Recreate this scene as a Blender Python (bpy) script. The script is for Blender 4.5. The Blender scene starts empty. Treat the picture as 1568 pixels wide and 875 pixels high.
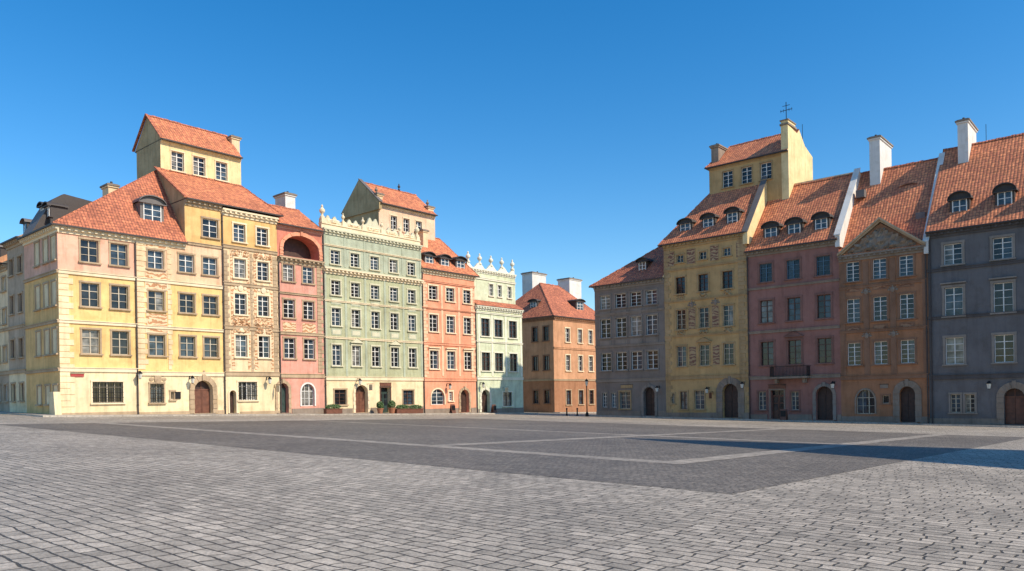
import bpy, math, random
from mathutils import Vector, Matrix, noise
random.seed(7)
# ------------------------------------------------------------------ survey
F=1168.0; CX=784.0; HY=609.0; ROLL=math.radians(1.0); CAMZ=1.66
cR,sR=math.cos(ROLL),math.sin(ROLL)
CAM=Vector((0,0,CAMZ))
def G(x,y):
    x=max(-70,min(80,x)); y=max(-40,min(140,y))
    return -(0.03*x+0.005*y)
def ray(x,y):
    dx=x-CX; dy=HY-y
    return Vector(((dx*cR+dy*sR)/F,1,(-dx*sR+dy*cR)/F))
class Frame:
    def __init__(s,O,u):
        s.O=Vector((O[0],O[1],0)); s.u=Vector((u[0],u[1],0)).normalized()
        s.n=s.u.cross(Vector((0,0,1)))
    def P(s,u,z,w=0):
        p=s.O+s.u*u+s.n*w; return Vector((p.x,p.y,z))
    def shift(s,w):
        f=Frame((0,0),s.u); f.O=s.O+s.n*w; return f
    def pix(s,x,y,w=0):
        r=ray(x,y); t=(w-(CAM-s.O).dot(s.n))/r.dot(s.n); p=CAM+r*t
        return (p-s.O).dot(s.u),p.z
    def g(s,u,w=0):
        p=s.P(u,0,w); return G(p.x,p.y)
def gpix(x,y):
    r=ray(x,y); k=r.z+0.03*r.x+0.005*r.y
    t=-CAMZ/k; return Vector((r.x*t,r.y*t,0))
DL=Vector((1016/1168,1,0)).normalized()
DR=Vector((DL.y,-DL.x,0))
FL=Frame(((92-CX)/F*61.5,61.5),DL)
FR=Frame(((915-CX)/F*93,93),DR)
FS=Frame(((92-CX)/F*61.5,61.5),DR)
K=(6.4,115.0)
FCL=Frame(K,DR); FCR=Frame(K,DL)
# ------------------------------------------------------------------ materials
M={}
def nt(name):
    m=bpy.data.materials.new(name); m.use_nodes=True; t=m.node_tree
    b=t.nodes['Principled BSDF']; M[name]=m; return m,t,b
def N(t,typ,**k):
    n=t.nodes.new(typ)
    for a,v in k.items():
        if a in n.inputs: n.inputs[a].default_value=v
        else: setattr(n,a,v)
    return n
def c4(c): return (c[0],c[1],c[2],1)
def ramp(t,fac,stops):
    r=t.nodes.new('ShaderNodeValToRGB'); e=r.color_ramp.elements
    e[0].position,e[0].color=stops[0][0],c4(stops[0][1]); e[1].position,e[1].color=stops[1][0],c4(stops[1][1])
    for p,c in stops[2:]:
        q=e.new(p); q.color=c4(c)
    t.links.new(fac,r.inputs[0]); return r.outputs[0]
def mul(t,a,b,typ='MULTIPLY',f=1.0):
    m=t.nodes.new('ShaderNodeMix'); m.data_type='RGBA'; m.blend_type=typ
    if isinstance(f,float): m.inputs[0].default_value=f
    else: t.links.new(f,m.inputs[0])
    for i,v in ((6,a),(7,b)):
        if isinstance(v,tuple): m.inputs[i].default_value=v
        else: t.links.new(v,m.inputs[i])
    return m.outputs[2]
def plaster(name,col,var=0.19,rough=0.85,bump=0.3,paint=None):
    m,t,b=nt(name); tc=N(t,'ShaderNodeTexCoord')
    n1=N(t,'ShaderNodeTexNoise',Scale=0.38,Detail=9.0,Roughness=0.7); t.links.new(tc.outputs['UV'],n1.inputs[0])
    mp=N(t,'ShaderNodeMapping'); mp.inputs['Scale'].default_value=(1.8,0.2,1); t.links.new(tc.outputs['UV'],mp.inputs[0])
    n2=N(t,'ShaderNodeTexNoise',Scale=1.0,Detail=6.0,Roughness=0.72); t.links.new(mp.outputs[0],n2.inputs[0])
    v=var
    a=ramp(t,n1.outputs[0],[(0.33,(1-v*1.1,1-v*1.25,1-v*1.45)),(0.66,(1+v*.45,)*3)])
    s=ramp(t,n2.outputs[0],[(0.34,(1-v*1.2,1-v*1.2,1-v*1.2)),(0.52,(1,1,1))])
    # faded repaired patches
    n5=N(t,'ShaderNodeTexNoise',Scale=1.4,Detail=2.0,Roughness=0.4); t.links.new(tc.outputs['UV'],n5.inputs[0])
    pch=ramp(t,n5.outputs[0],[(0.56,(1,1,1)),(0.62,(0.93,0.92,0.90))])
    base=c4(col)
    if paint:   # sgraffito scroll-work: second plaster colour cut through in curling lines
        w1=N(t,'ShaderNodeTexWave',Scale=0.9,Distortion=9.0,Detail=2.0); w1.wave_type='RINGS'; w1.inputs['Detail Scale'].default_value=1.6; t.links.new(tc.outputs['UV'],w1.inputs[0])
        base=mul(t,c4(col),c4(paint),'MIX',ramp(t,w1.outputs[1],[(0.42,(0,0,0)),(0.56,(1,1,1))]))
    c=mul(t,mul(t,mul(t,base,a),s),pch); t.links.new(c,b.inputs['Base Color'])
    b.inputs['Roughness'].default_value=rough; b.inputs['Specular IOR Level'].default_value=0.2
    n3=N(t,'ShaderNodeTexNoise',Scale=9.0,Detail=6.0); t.links.new(tc.outputs['UV'],n3.inputs[0])
    bp=N(t,'ShaderNodeBump',Strength=bump,Distance=0.03); t.links.new(n3.outputs[0],bp.inputs['Height']); t.links.new(bp.outputs[0],b.inputs['Normal'])
def plain(name,col,rough=0.6,metal=0.0,var=0.1):
    m,t,b=nt(name); tc=N(t,'ShaderNodeTexCoord')
    n1=N(t,'ShaderNodeTexNoise',Scale=3.0,Detail=4.0); t.links.new(tc.outputs['UV'],n1.inputs[0])
    a=ramp(t,n1.outputs[0],[(0.3,(1-var,)*3),(0.7,(1+var,)*3)])
    t.links.new(mul(t,c4(col),a),b.inputs['Base Color']); b.inputs['Roughness'].default_value=rough; b.inputs['Metallic'].default_value=metal
def tiles(name,c1,c2,mort):
    m,t,b=nt(name); tc=N(t,'ShaderNodeTexCoord')
    dn=N(t,'ShaderNodeTexNoise',Scale=0.8,Detail=3.0); t.links.new(tc.outputs['UV'],dn.inputs[0])
    vm=N(t,'ShaderNodeVectorMath'); vm.operation='MULTIPLY_ADD'; vm.inputs[1].default_value=(0.12,0.22,0); t.links.new(dn.outputs[1],vm.inputs[0]); t.links.new(tc.outputs['UV'],vm.inputs[2])
    br=N(t,'ShaderNodeTexBrick'); br.inputs['Scale'].default_value=1.0; br.inputs['Brick Width'].default_value=0.27; br.inputs['Row Height'].default_value=0.36
    br.inputs['Mortar Size'].default_value=0.026; br.inputs['Mortar Smooth'].default_value=0.4; br.offset=0.0
    br.inputs['Color1'].default_value=c4(c1); br.inputs['Color2'].default_value=c4(c2); br.inputs['Mortar'].default_value=c4(mort)
    t.links.new(vm.outputs[0],br.inputs[0])
    n1=N(t,'ShaderNodeTexNoise',Scale=0.4,Detail=8.0,Roughness=0.75); t.links.new(tc.outputs['UV'],n1.inputs[0])
    a=ramp(t,n1.outputs[0],[(0.33,(0.66,0.63,0.62)),(0.62,(1.15,1.12,1.08))])
    n2=N(t,'ShaderNodeTexNoise',Scale=3.7,Detail=3.0); t.links.new(tc.outputs['UV'],n2.inputs[0])
    a2=ramp(t,n2.outputs[0],[(0.36,(0.66,0.64,0.64)),(0.62,(1.15,1.12,1.1))])
    t.links.new(mul(t,mul(t,br.outputs[0],a),a2),b.inputs['Base Color']); b.inputs['Roughness'].default_value=0.8
    wv=N(t,'ShaderNodeTexWave',Scale=1.163); wv.bands_direction='X'; t.links.new(vm.outputs[0],wv.inputs[0])
    bp=N(t,'ShaderNodeBump',Strength=0.35,Distance=0.05); t.links.new(wv.outputs[1],bp.inputs['Height'])
    bp2=N(t,'ShaderNodeBump',Strength=0.4,Distance=0.04); bp2.invert=True; t.links.new(br.outputs[1],bp2.inputs['Height']); t.links.new(bp.outputs[0],bp2.inputs['Normal'])
    t.links.new(bp2.outputs[0],b.inputs['Normal'])
def setts(name,c1,c2,mort,bw,rh,rotdeg,msize=0.014,patch=(0.76,1.12)):
    m,t,b=nt(name); tc=N(t,'ShaderNodeTexCoord')
    mp=N(t,'ShaderNodeMapping'); mp.inputs['Rotation'].default_value=(0,0,math.radians(rotdeg)); t.links.new(tc.outputs['Object'],mp.inputs[0])
    dn=N(t,'ShaderNodeTexNoise',Scale=1.6,Detail=5.0); t.links.new(mp.outputs[0],dn.inputs[0])
    vm=N(t,'ShaderNodeVectorMath'); vm.operation='MULTIPLY_ADD'; vm.inputs[1].default_value=(0.22,0.17,0); t.links.new(dn.outputs[1],vm.inputs[0]); t.links.new(mp.outputs[0],vm.inputs[2])
    br=N(t,'ShaderNodeTexBrick'); br.inputs['Scale'].default_value=1.0; br.inputs['Brick Width'].default_value=bw; br.inputs['Row Height'].default_value=rh
    br.squash=0.8; br.squash_frequency=3
    br.inputs['Mortar Size'].default_value=msize; br.inputs['Mortar Smooth'].default_value=0.5; br.inputs['Bias'].default_value=0.0
    br.inputs['Color1'].default_value=c4(c1); br.inputs['Color2'].default_value=c4(c2); br.inputs['Mortar'].default_value=c4(mort)
    t.links.new(vm.outputs[0],br.inputs[0])
    n1=N(t,'ShaderNodeTexNoise',Scale=0.16,Detail=9.0,Roughness=0.66); t.links.new(mp.outputs[0],n1.inputs[0])
    a=ramp(t,n1.outputs[0],[(0.34,(patch[0],)*3),(0.64,(patch[1],)*3)])
    n2=N(t,'ShaderNodeTexNoise',Scale=1.7,Detail=6.0,Roughness=0.75); t.links.new(mp.outputs[0],n2.inputs[0])
    a2=ramp(t,n2.outputs[0],[(0.3,(0.76,)*3),(0.7,(1.16,1.15,1.13))])
    n3=N(t,'ShaderNodeTexNoise',Scale=30.0,Detail=4.0); t.links.new(mp.outputs[0],n3.inputs[0])
    a3=ramp(t,n3.outputs[0],[(0.3,(0.72,)*3),(0.7,(1.2,)*3)])
    n4=N(t,'ShaderNodeTexNoise',Scale=5.0,Detail=2.0); t.links.new(mp.outputs[0],n4.inputs[0])
    a4=ramp(t,n4.outputs[0],[(0.3,(0.82,0.81,0.80)),(0.7,(1.12,1.12,1.12))])
    t.links.new(mul(t,mul(t,mul(t,mul(t,br.outputs[0],a),a2),a3),a4),b.inputs['Base Color']); b.inputs['Roughness'].default_value=0.65
    b.inputs['Specular IOR Level'].default_value=0.35
    bp=N(t,'ShaderNodeBump',Strength=0.9,Distance=0.025); bp.invert=True; t.links.new(br.outputs[1],bp.inputs['Height'])
    bp2=N(t,'ShaderNodeBump',Strength=0.35,Distance=0.02); t.links.new(n3.outputs[0],bp2.inputs['Height']); t.links.new(bp.outputs[0],bp2.inputs['Normal'])
    t.links.new(bp2.outputs[0],b.inputs['Normal'])
plaster('yellow_plaster',(0.88,0.60,0.25)); plaster('yellow_light',(0.87,0.70,0.44)); plaster('pink_plaster',(0.82,0.47,0.335)); plaster('peach_plaster',(0.86,0.57,0.37))
plaster('ochre_plaster',(0.80,0.51,0.21)); plaster('cream_plaster',(0.84,0.64,0.40)); plaster('rose_plaster',(0.74,0.36,0.275))
plaster('green_plaster',(0.46,0.47,0.30)); plaster('green_upper',(0.45,0.49,0.37)); plaster('coral_plaster',(0.82,0.36,0.22)); plaster('mint_plaster',(0.67,0.71,0.50))
plaster('red_plaster',(0.64,0.23,0.16)); plaster('tower_yellow',(0.86,0.67,0.36)); plaster('tower_side_shaded',(0.52,0.39,0.21),0.25); plaster('tower_pink',(0.84,0.58,0.40))  # side gables: darker copy of tower yellow, their shade put into the colour
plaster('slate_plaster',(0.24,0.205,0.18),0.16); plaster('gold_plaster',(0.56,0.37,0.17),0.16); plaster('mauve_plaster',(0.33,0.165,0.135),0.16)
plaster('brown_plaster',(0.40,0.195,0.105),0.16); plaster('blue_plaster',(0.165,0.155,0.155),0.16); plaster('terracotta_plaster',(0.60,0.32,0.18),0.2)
plaster('grey_plaster',(0.50,0.38,0.27),0.2); plaster('white_plaster',(0.74,0.71,0.66),0.1); plaster('stone_trim',(0.50,0.37,0.24),0.2); plaster('grey_stone',(0.30,0.24,0.19),0.22)
plaster('cream_trim',(0.84,0.69,0.47),0.1); plaster('mint_trim',(0.82,0.78,0.62),0.08); plaster('brown_trim',(0.29,0.16,0.10),0.2); plaster('slate_trim',(0.29,0.25,0.215),0.15)
plaster('gold_trim',(0.46,0.32,0.17),0.2); plaster('pale_green_trim',(0.64,0.60,0.43),0.1); plaster('mauve_trim',(0.25,0.135,0.11),0.2); plaster('blue_trim',(0.11,0.10,0.10),0.2)
plaster('sgraffito_warm',(0.80,0.60,0.38),0.14,paint=(0.52,0.27,0.14)); plaster('sgraffito_dark',(0.46,0.33,0.19),0.14,paint=(0.23,0.12,0.085)); plaster('sgraffito_brown',(0.40,0.23,0.14),0.14,paint=(0.22,0.105,0.065))
plain('white_paint',(0.76,0.73,0.67),0.5); plain('brown_paint',(0.10,0.045,0.03),0.5); plain('blue_paint',(0.08,0.16,0.22),0.5); plain('cream_paint',(0.5,0.43,0.32),0.5)
plain('dark_wood',(0.06,0.027,0.018),0.6,0,0.3); plain('brown_wood',(0.15,0.055,0.03),0.55,0,0.3); plain('green_wood',(0.03,0.055,0.045),0.5,0,0.3); plain('iron',(0.02,0.02,0.022),0.5,0.6)
plain('copper_gutter',(0.06,0.045,0.04),0.6,0.2); plain('tin',(0.15,0.13,0.12),0.7,0.0); plain('tin_dark',(0.055,0.045,0.04),0.7,0.0); plain('sign_red',(0.4,0.05,0.04))
plain('lamp_glass',(0.6,0.58,0.5),0.2); plain('terracotta_pot',(0.35,0.14,0.07),0.8); plain('leaf',(0.06,0.11,0.03),0.6,0,0.4)
tiles('tile_orange',(0.86,0.32,0.14),(0.60,0.20,0.10),(0.24,0.09,0.055))
tiles('tile_red',(0.70,0.245,0.12),(0.47,0.155,0.085),(0.18,0.065,0.045))
for nme,c,r in (('glass_dark',(0.018,0.02,0.024),0.06),('glass_blue',(0.045,0.065,0.085),0.05),('glass_curtain',(0.20,0.19,0.17),0.12)):
    m,t,b=nt(nme); tc=N(t,'ShaderNodeTexCoord'); n=N(t,'ShaderNodeTexNoise',Scale=1.3,Detail=2.0); t.links.new(tc.outputs['UV'],n.inputs[0])
    t.links.new(mul(t,c4(c),ramp(t,n.outputs[0],[(0.35,(0.4,)*3),(0.65,(1.6,)*3)])),b.inputs['Base Color']); b.inputs['Roughness'].default_value=r
    bp=N(t,'ShaderNodeBump',Strength=0.08,Distance=0.05); t.links.new(n.outputs[0],bp.inputs['Height']); t.links.new(bp.outputs[0],b.inputs['Normal'])
ang=math.degrees(math.atan2(DR.y,DR.x))
setts('paving_setts',(0.54,0.47,0.385),(0.37,0.325,0.265),(0.085,0.075,0.062),0.36,0.21,-ang,0.017)
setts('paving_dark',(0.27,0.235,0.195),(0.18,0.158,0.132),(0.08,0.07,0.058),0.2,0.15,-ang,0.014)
setts('paving_band',(0.43,0.375,0.31),(0.34,0.30,0.25),(0.13,0.115,0.095),0.6,0.4,-ang,0.012,(0.80,1.1))
setts('sidewalk_slab',(0.52,0.46,0.38),(0.42,0.37,0.31),(0.2,0.18,0.15),0.8,0.6,-ang,0.012)
setts('kerb_stone',(0.54,0.48,0.40),(0.45,0.40,0.34),(0.2,0.18,0.15),1.0,0.6,-ang,0.012)
# ------------------------------------------------------------------ mesh builder
class MB:
    def __init__(s): s.v=[];s.f=[];s.m=[];s.mats=[]
    def mi(s,m):
        if m not in s.mats: s.mats.append(m)
        return s.mats.index(m)
    def face(s,pts,m):
        k=len(s.v); s.v+= [tuple(p) for p in pts]; s.f.append(tuple(range(k,k+len(pts)))); s.m.append(s.mi(m))
    def box(s,fr,u0,u1,z0,z1,w0,w1,m):
        k=len(s.v); P=fr.P
        for w in (w0,w1):
            for (u,z) in ((u0,z0),(u1,z0),(u1,z1),(u0,z1)): s.v.append(tuple(P(u,z,w)))
        for q in ((3,2,1,0),(4,5,6,7),(0,1,5,4),(1,2,6,5),(2,3,7,6),(3,0,4,7)):
            s.f.append(tuple(k+i for i in q)); s.m.append(s.mi(m))
    def prof(s,fr,u0,u1,pr,m,mend=None):   # pr: list (w,z) closed, extruded along u
        n=len(pr)
        for i in range(n):
            a,b=pr[i],pr[(i+1)%n]
            s.face([fr.P(u0,a[1],a[0]),fr.P(u1,a[1],a[0]),fr.P(u1,b[1],b[0]),fr.P(u0,b[1],b[0])],m)
        s.face([fr.P(u0,z,w) for w,z in pr],mend or m); s.face([fr.P(u1,z,w) for w,z in reversed(pr)],mend or m)
    def lathe(s,c,pr,m,seg=10):
        for i in range(len(pr)-1):
            for j in range(seg):
                a,b=2*math.pi*j/seg,2*math.pi*(j+1)/seg
                (r0,z0),(r1,z1)=pr[i],pr[i+1]
                s.face([c+Vector((r0*math.cos(a),r0*math.sin(a),z0)),c+Vector((r0*math.cos(b),r0*math.sin(b),z0)),c+Vector((r1*math.cos(b),r1*math.sin(b),z1)),c+Vector((r1*math.cos(a),r1*math.sin(a),z1))],m)
    def obj(s,name,parent=None):
        me=bpy.data.meshes.new(name); me.from_pydata(s.v,[],s.f)
        for m in s.mats: me.materials.append(M[m])
        me.polygons.foreach_set('material_index',s.m)
        uv=me.uv_layers.new(name='UVMap'); Z=Vector((0,0,1))
        for p in me.polygons:
            n=p.normal; t=Z.cross(n)
            t=t.normalized() if t.length>0.05 else DR.copy()
            b=n.cross(t)
            for li in p.loop_indices:
                co=me.vertices[me.loops[li].vertex_index].co
                uv.data[li].uv=(co.dot(t),co.dot(b))
        o=bpy.data.objects.new(name,me); bpy.context.scene.collection.objects.link(o)
        if parent: o.parent=parent
        return o
class House:
    def __init__(s,name):
        s.root=bpy.data.objects.new(name,None); bpy.context.scene.collection.objects.link(s.root); s.parts={}
    def p(s,n):
        if n not in s.parts: s.parts[n]=MB()
        return s.parts[n]
    def done(s):
        for n,b in s.parts.items():
            if b.f: b.obj(n,s.root)
# ------------------------------------------------------------------ components
def glassmat(): return random.choices(['glass_dark','glass_blue','glass_curtain'],[5,4,1])[0]
def arcpts(u0,u1,z1,rise=None,n=12):
    r=(u1-u0)/2; uc=(u0+u1)/2; h=rise if rise else r
    return [(uc-r*math.cos(math.pi*i/n), z1-h+h*math.sin(math.pi*i/n)) for i in range(n+1)]
def facade(H,fr,u0,u1,z0,z1,ops,zones,rec=0.26):
    """wall with real openings. zones=[(zbottom,mat)...] top->bottom"""
    W=H.p('walls')
    us=sorted(set([u0,u1]+[v for o in ops for v in (o['u0'],o['u1'])])); us=[u for u in us if u0-1e-6<=u<=u1+1e-6]
    zs=sorted(set([z0,z1]+[v for o in ops for v in (o['z0'],o['z1'])]+[z for z,_ in zones if z0<z<z1])); zs=[z for z in zs if z0-1e-6<=z<=z1+1e-6]
    for i in range(len(us)-1):
        for j in range(len(zs)-1):
            uc=(us[i]+us[i+1])/2; zc=(zs[j]+zs[j+1])/2
            if any(o['u0']<uc<o['u1'] and o['z0']<zc<o['z1'] for o in ops): continue
            if us[i+1]-us[i]<1e-4 or zs[j+1]-zs[j]<1e-4: continue
            m=zones[-1][1]
            for zb,mm in zones:
                if zc>zb: m=mm;break
            W.face([fr.P(us[i],zs[j]),fr.P(us[i+1],zs[j]),fr.P(us[i+1],zs[j+1]),fr.P(us[i],zs[j+1])],m)
    for o in ops:
        a,b,c,d=o['u0'],o['u1'],o['z0'],o['z1']; m=zones[-1][1]
        for zb,mm in zones:
            if (c+d)/2>zb: m=mm;break
        r=o.get('rec',rec); k=o['kind']
        arch=k in('arch','archwin')
        if arch:
            rise=o.get('rise'); ap=arcpts(a,b,d,rise); zsp=ap[0][1]; half=len(ap)//2
            for i in range(len(ap)-1):
                cor=(a,d) if i<half else (b,d)
                W.face([fr.P(*cor),fr.P(*ap[i]),fr.P(*ap[i+1])],m)
                W.face([fr.P(*ap[i]),fr.P(*ap[i+1]),fr.P(*ap[i+1],-r),fr.P(*ap[i],-r)],m)
        else:
            zsp=d; W.face([fr.P(a,d),fr.P(b,d),fr.P(b,d,-r),fr.P(a,d,-r)],m)
        W.face([fr.P(a,c),fr.P(a,zsp),fr.P(a,zsp,-r),fr.P(a,c,-r)],m)
        W.face([fr.P(b,c),fr.P(b,zsp),fr.P(b,zsp,-r),fr.P(b,c,-r)],m)
        W.face([fr.P(a,c),fr.P(b,c),fr.P(b,c,-r),fr.P(a,c,-r)],m)
        T=H.p('trim'); s=o.get('sw',0.15); sm=o.get('surr')
        if k in('win','archwin','grille'):
            Wn=H.p('windows'); fm=o.get('frame','white_paint'); g1=glassmat(); nvv=o.get('nv',2); mid=(a+b)/2
            g2=g1 if random.random()<.7 else glassmat()
            ta,tb=random.uniform(-.012,.012),random.uniform(-.012,.012)
            Wn.face([fr.P(a,c,-r+ta),fr.P(mid,c,-r-ta),fr.P(mid,d,-r-ta),fr.P(a,d,-r+ta)],g1)
            Wn.face([fr.P(mid,c,-r+tb),fr.P(b,c,-r-tb),fr.P(b,d,-r-tb),fr.P(mid,d,-r+tb)],g2)
            e=0.06; f0=-r+0.02
            Wn.box(fr,a,a+e,c,d,f0,f0+0.07,fm); Wn.box(fr,b-e,b,c,d,f0,f0+0.07,fm)
            Wn.box(fr,a+e,b-e,c,c+e,f0,f0+0.068,fm); Wn.box(fr,a+e,b-e,d-e,d,f0,f0+0.068,fm)
            nh=o.get('nh',4)
            for i in range(1,nvv):
                u=a+(b-a)*i/nvv; t=0.042 if (nvv==2 or i%2==0) else 0.022; Wn.box(fr,u-t,u+t,c+e,d-e,f0,f0+0.062,fm)
            for i in range(1,nh):
                z=c+(d-c)*i/nh; t=0.032 if i==nh-1 and nh>2 else 0.017; Wn.box(fr,a+e,b-e,z-t,z+t,f0,f0+0.055,fm)
            if k=='grille' :
                I=H.p('window_grille')
                nb=int((b-a)/0.22)
                for i in range(nb+1):
                    u=a+(b-a)*i/nb; I.box(fr,u-0.018,u+0.018,c,d,0.02,0.055,'iron')
                for i in range(5):
                    z=c+(d-c)*i/4; I.box(fr,a-0.05,b+0.05,z-0.02,z+0.02,0.04,0.07,'iron')
        else:
            D=H.p('door'); dm=o.get('door','dark_wood')
            D.face([fr.P(a,c,-r-0.01),fr.P(b,c,-r-0.01),fr.P(b,d,-r-0.01),fr.P(a,d,-r-0.01)],'glass_dark' if o.get('glazed') else 'dark_wood')
            mid=(a+b)/2; zt=(zsp if arch else c+(d-c)*0.8)
            if not o.get('open'):
              for (x0,x1) in ((a+0.03,mid-0.015),(mid+0.015,b-0.03)):
                D.box(fr,x0,x1,c,zt,-r,-r+0.06,dm)
                hh=(zt-c)
                for q0,q1 in ((0.05,0.30),(0.36,0.66),(0.71,0.95)):
                    D.box(fr,x0+0.1,x1-0.1,c+hh*q0,c+hh*q1,-r+0.05,-r+0.085,dm if not o.get('glazed') or q0<0.2 else 'glass_dark')
              D.box(fr,a,b,zt,zt+0.1,-r,-r+0.1,dm)
              D.box(fr,mid-0.03,mid+0.03,zt+0.1,d,-r,-r+0.05,dm)
              H.p('steps').box(fr,a-0.15,b+0.15,c-0.4,c-0.01,-0.1,0.3,'grey_stone')
        if sm:
            if arch:
                ap2=ap; rr=s; uc=(a+b)/2
                def outp(p):
                    v=Vector((p[0]-uc,p[1]-zsp)); 
                    L=max(v.length,1e-6); return (p[0]+v.x/L*rr,p[1]+v.y/L*rr)
                pw=0.09
                for i in range(len(ap2)-1):
                    p,q=ap2[i],ap2[i+1]; P,Q=outp(p),outp(q); w1=pw+(0.04 if (i%2==0 and o.get('rust')) else 0)
                    T.face([fr.P(*p,w1),fr.P(*q,w1),fr.P(*Q,w1),fr.P(*P,w1)],sm)
                    T.face([fr.P(*P,w1),fr.P(*Q,w1),fr.P(*Q,-.01),fr.P(*P,-.01)],sm)
                    T.face([fr.P(*p,w1),fr.P(*q,w1),fr.P(*q,-.01),fr.P(*p,-.01)],sm)
                    if o.get('rust'):
                        T.face([fr.P(*p,w1),fr.P(*P,w1),fr.P(*P,-.01),fr.P(*p,-.01)],sm); T.face([fr.P(*q,w1),fr.P(*Q,w1),fr.P(*Q,-.01),fr.P(*q,-.01)],sm)
                if o.get('rust'):
                    nb=5
                    for i in range(nb):
                        za=c+(zsp-c)*i/nb; zb=c+(zsp-c)*(i+1)/nb; pp=pw+(0.05 if i%2 else 0)
                        T.box(fr,a-rr,a-0.004,za,zb-0.02,-0.01,pp,sm); T.box(fr,b+0.004,b+rr,za,zb-0.02,-0.01,pp,sm)
                    T.box(fr,uc-0.14,uc+0.14,d+0.004,d+rr+0.12,-0.01,0.2,sm)
                else:
                    T.box(fr,a-rr,a-0.004,c,zsp,-0.01,pw-.003,sm); T.box(fr,b+0.004,b+rr,c,zsp,-0.01,pw-.003,sm)
            else:
                T.box(fr,a-s,a-0.004,c,d+0.004,-0.01,0.055,sm); T.box(fr,b+0.004,b+s,c,d+0.004,-0.01,0.055,sm)
                T.box(fr,a-s-0.02,b+s+0.02,d+0.006,d+s+0.01,-0.01,0.08,sm)
                if k in('win','grille'): T.box(fr,a-s-0.06,b+s+0.06,c-0.13,c-0.004,-0.01,0.18,sm)
            if o.get('hood'):
                zt=d+s+0.12
                if o['hood']=='flat': T.box(fr,a-s-0.1,b+s+0.1,zt,zt+0.12,-0.01,0.24,sm)
                else:
                    uc=(a+b)/2; T.box(fr,a-s-0.12,b+s+0.12,zt,zt+0.09,-0.01,0.26,sm)
                    A=[(a-s-0.12,zt+0.09),(b+s+0.12,zt+0.09),(uc,zt+0.55)]
                    T.face([fr.P(*q,0.2) for q in A],sm)
                    for i in (1,2):
                        p,q=A[i],A[(i+1)%3]; T.face([fr.P(*p,0.26),fr.P(*q,0.26),fr.P(*q,-.01),fr.P(*p,-.01)],sm)
def sidewalls(H,fr,u0,u1,z0,z1,dep,m,m2=None):
    W=H.p('walls'); m2=m2 or m
    W.face([fr.P(u0,z0,0),fr.P(u0,z1,0),fr.P(u0,z1,-dep),fr.P(u0,z0,-dep)],m2)
    W.face([fr.P(u1,z0,0),fr.P(u1,z1,0),fr.P(u1,z1,-dep),fr.P(u1,z0,-dep)],m)
    W.face([fr.P(u0,z0,-dep),fr.P(u1,z0,-dep),fr.P(u1,z1,-dep),fr.P(u0,z1,-dep)],m)
def cornice(H,fr,u0,u1,z,m,pr=0.42,h=0.6,dent=True):
    T=H.p('cornice')
    u0+=0.004;u1-=0.004
    T.box(fr,u0,u1,z-h,z-h*0.62,-0.01,pr*0.25,m); T.box(fr,u0,u1,z-h*0.62+.002,z-h*0.28,-0.01,pr*0.6,m); T.box(fr,u0,u1,z-h*0.28+.002,z-0.002,-0.01,pr,m)
    if dent and h>.45:
        n=int((u1-u0)/.5)
        for i in range(n):
            u=u0+(i+.5)*(u1-u0)/n; T.box(fr,u-.1,u+.1,z-h*.6,z-h*.3,pr*.6+.001,pr*.9,m)
def string(H,fr,u0,u1,z,m,h=0.2,pr=0.12):
    H.p('trim').box(fr,u0+0.006,u1-0.006,z-h/2,z+h/2,-0.01,pr,m)
    H.p('trim').box(fr,u0+0.006,u1-0.006,z+h/2+.002,z+h/2+0.06,-0.01,pr+0.06,m)
def roof(H,fr,u0,u1,dep,ze,zr,wr,hl=0,hr=0,over=0.45,m='tile_orange',gm='cream_plaster',gutter=True):
    R=H.p('roof'); P=fr.P; ol=over if hl else 0; orr=over if hr else 0
    fl,fr_=P(u0-ol,ze,over),P(u1+orr,ze,over); bl,br=P(u0-ol,ze,-dep-over),P(u1+orr,ze,-dep-over)
    rl,rr=P(u0+hl,zr,wr),P(u1-hr,zr,wr)
    if (rl-rr).length<0.05: 
        R.face([fl,fr_,rr],m); R.face([br,bl,rr],m); rl=rr
    else:
        R.face([fl,fr_,rr,rl],m); R.face([br,bl,rl,rr],m)
    R.face([bl,fl,rl],m if hl else gm); R.face([fr_,br,rr],m if hr else gm)
    d=Vector((0,0,-0.1))
    for a,b in ((fl,fr_),(fr_,br),(br,bl),(bl,fl)): R.face([a,b,b+d,a+d],'copper_gutter')
    R.face([fl+d,fr_+d,br+d,bl+d],'copper_gutter')
    def ridge(rl,rr,o):
        n=max(1,int((rr-rl).length/0.4))
        for i in range(n):
            j=random.uniform(-.03,.03)
            a=rl.lerp(rr,i/n); b=rl.lerp(rr,(i+0.93)/n); s=Vector((0,0,0.11+j)); z2=Vector((0,0,-0.06))
            R.face([a+o+z2,b+o+z2,b+s,a+s],'tile_red'); R.face([a+s,b+s,b-o+z2,a-o+z2],'tile_red')
    ridge(rl,rr,fr.n*.14)
    if hl: ridge(fl,rl,fr.u*-.13)
    if hr: ridge(fr_,rr,fr.u*.13)
    if gutter: R.box(fr,u0-ol,u1+orr,ze-0.13,ze+0.0,over+0.002,over+0.13,'copper_gutter')
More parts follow.
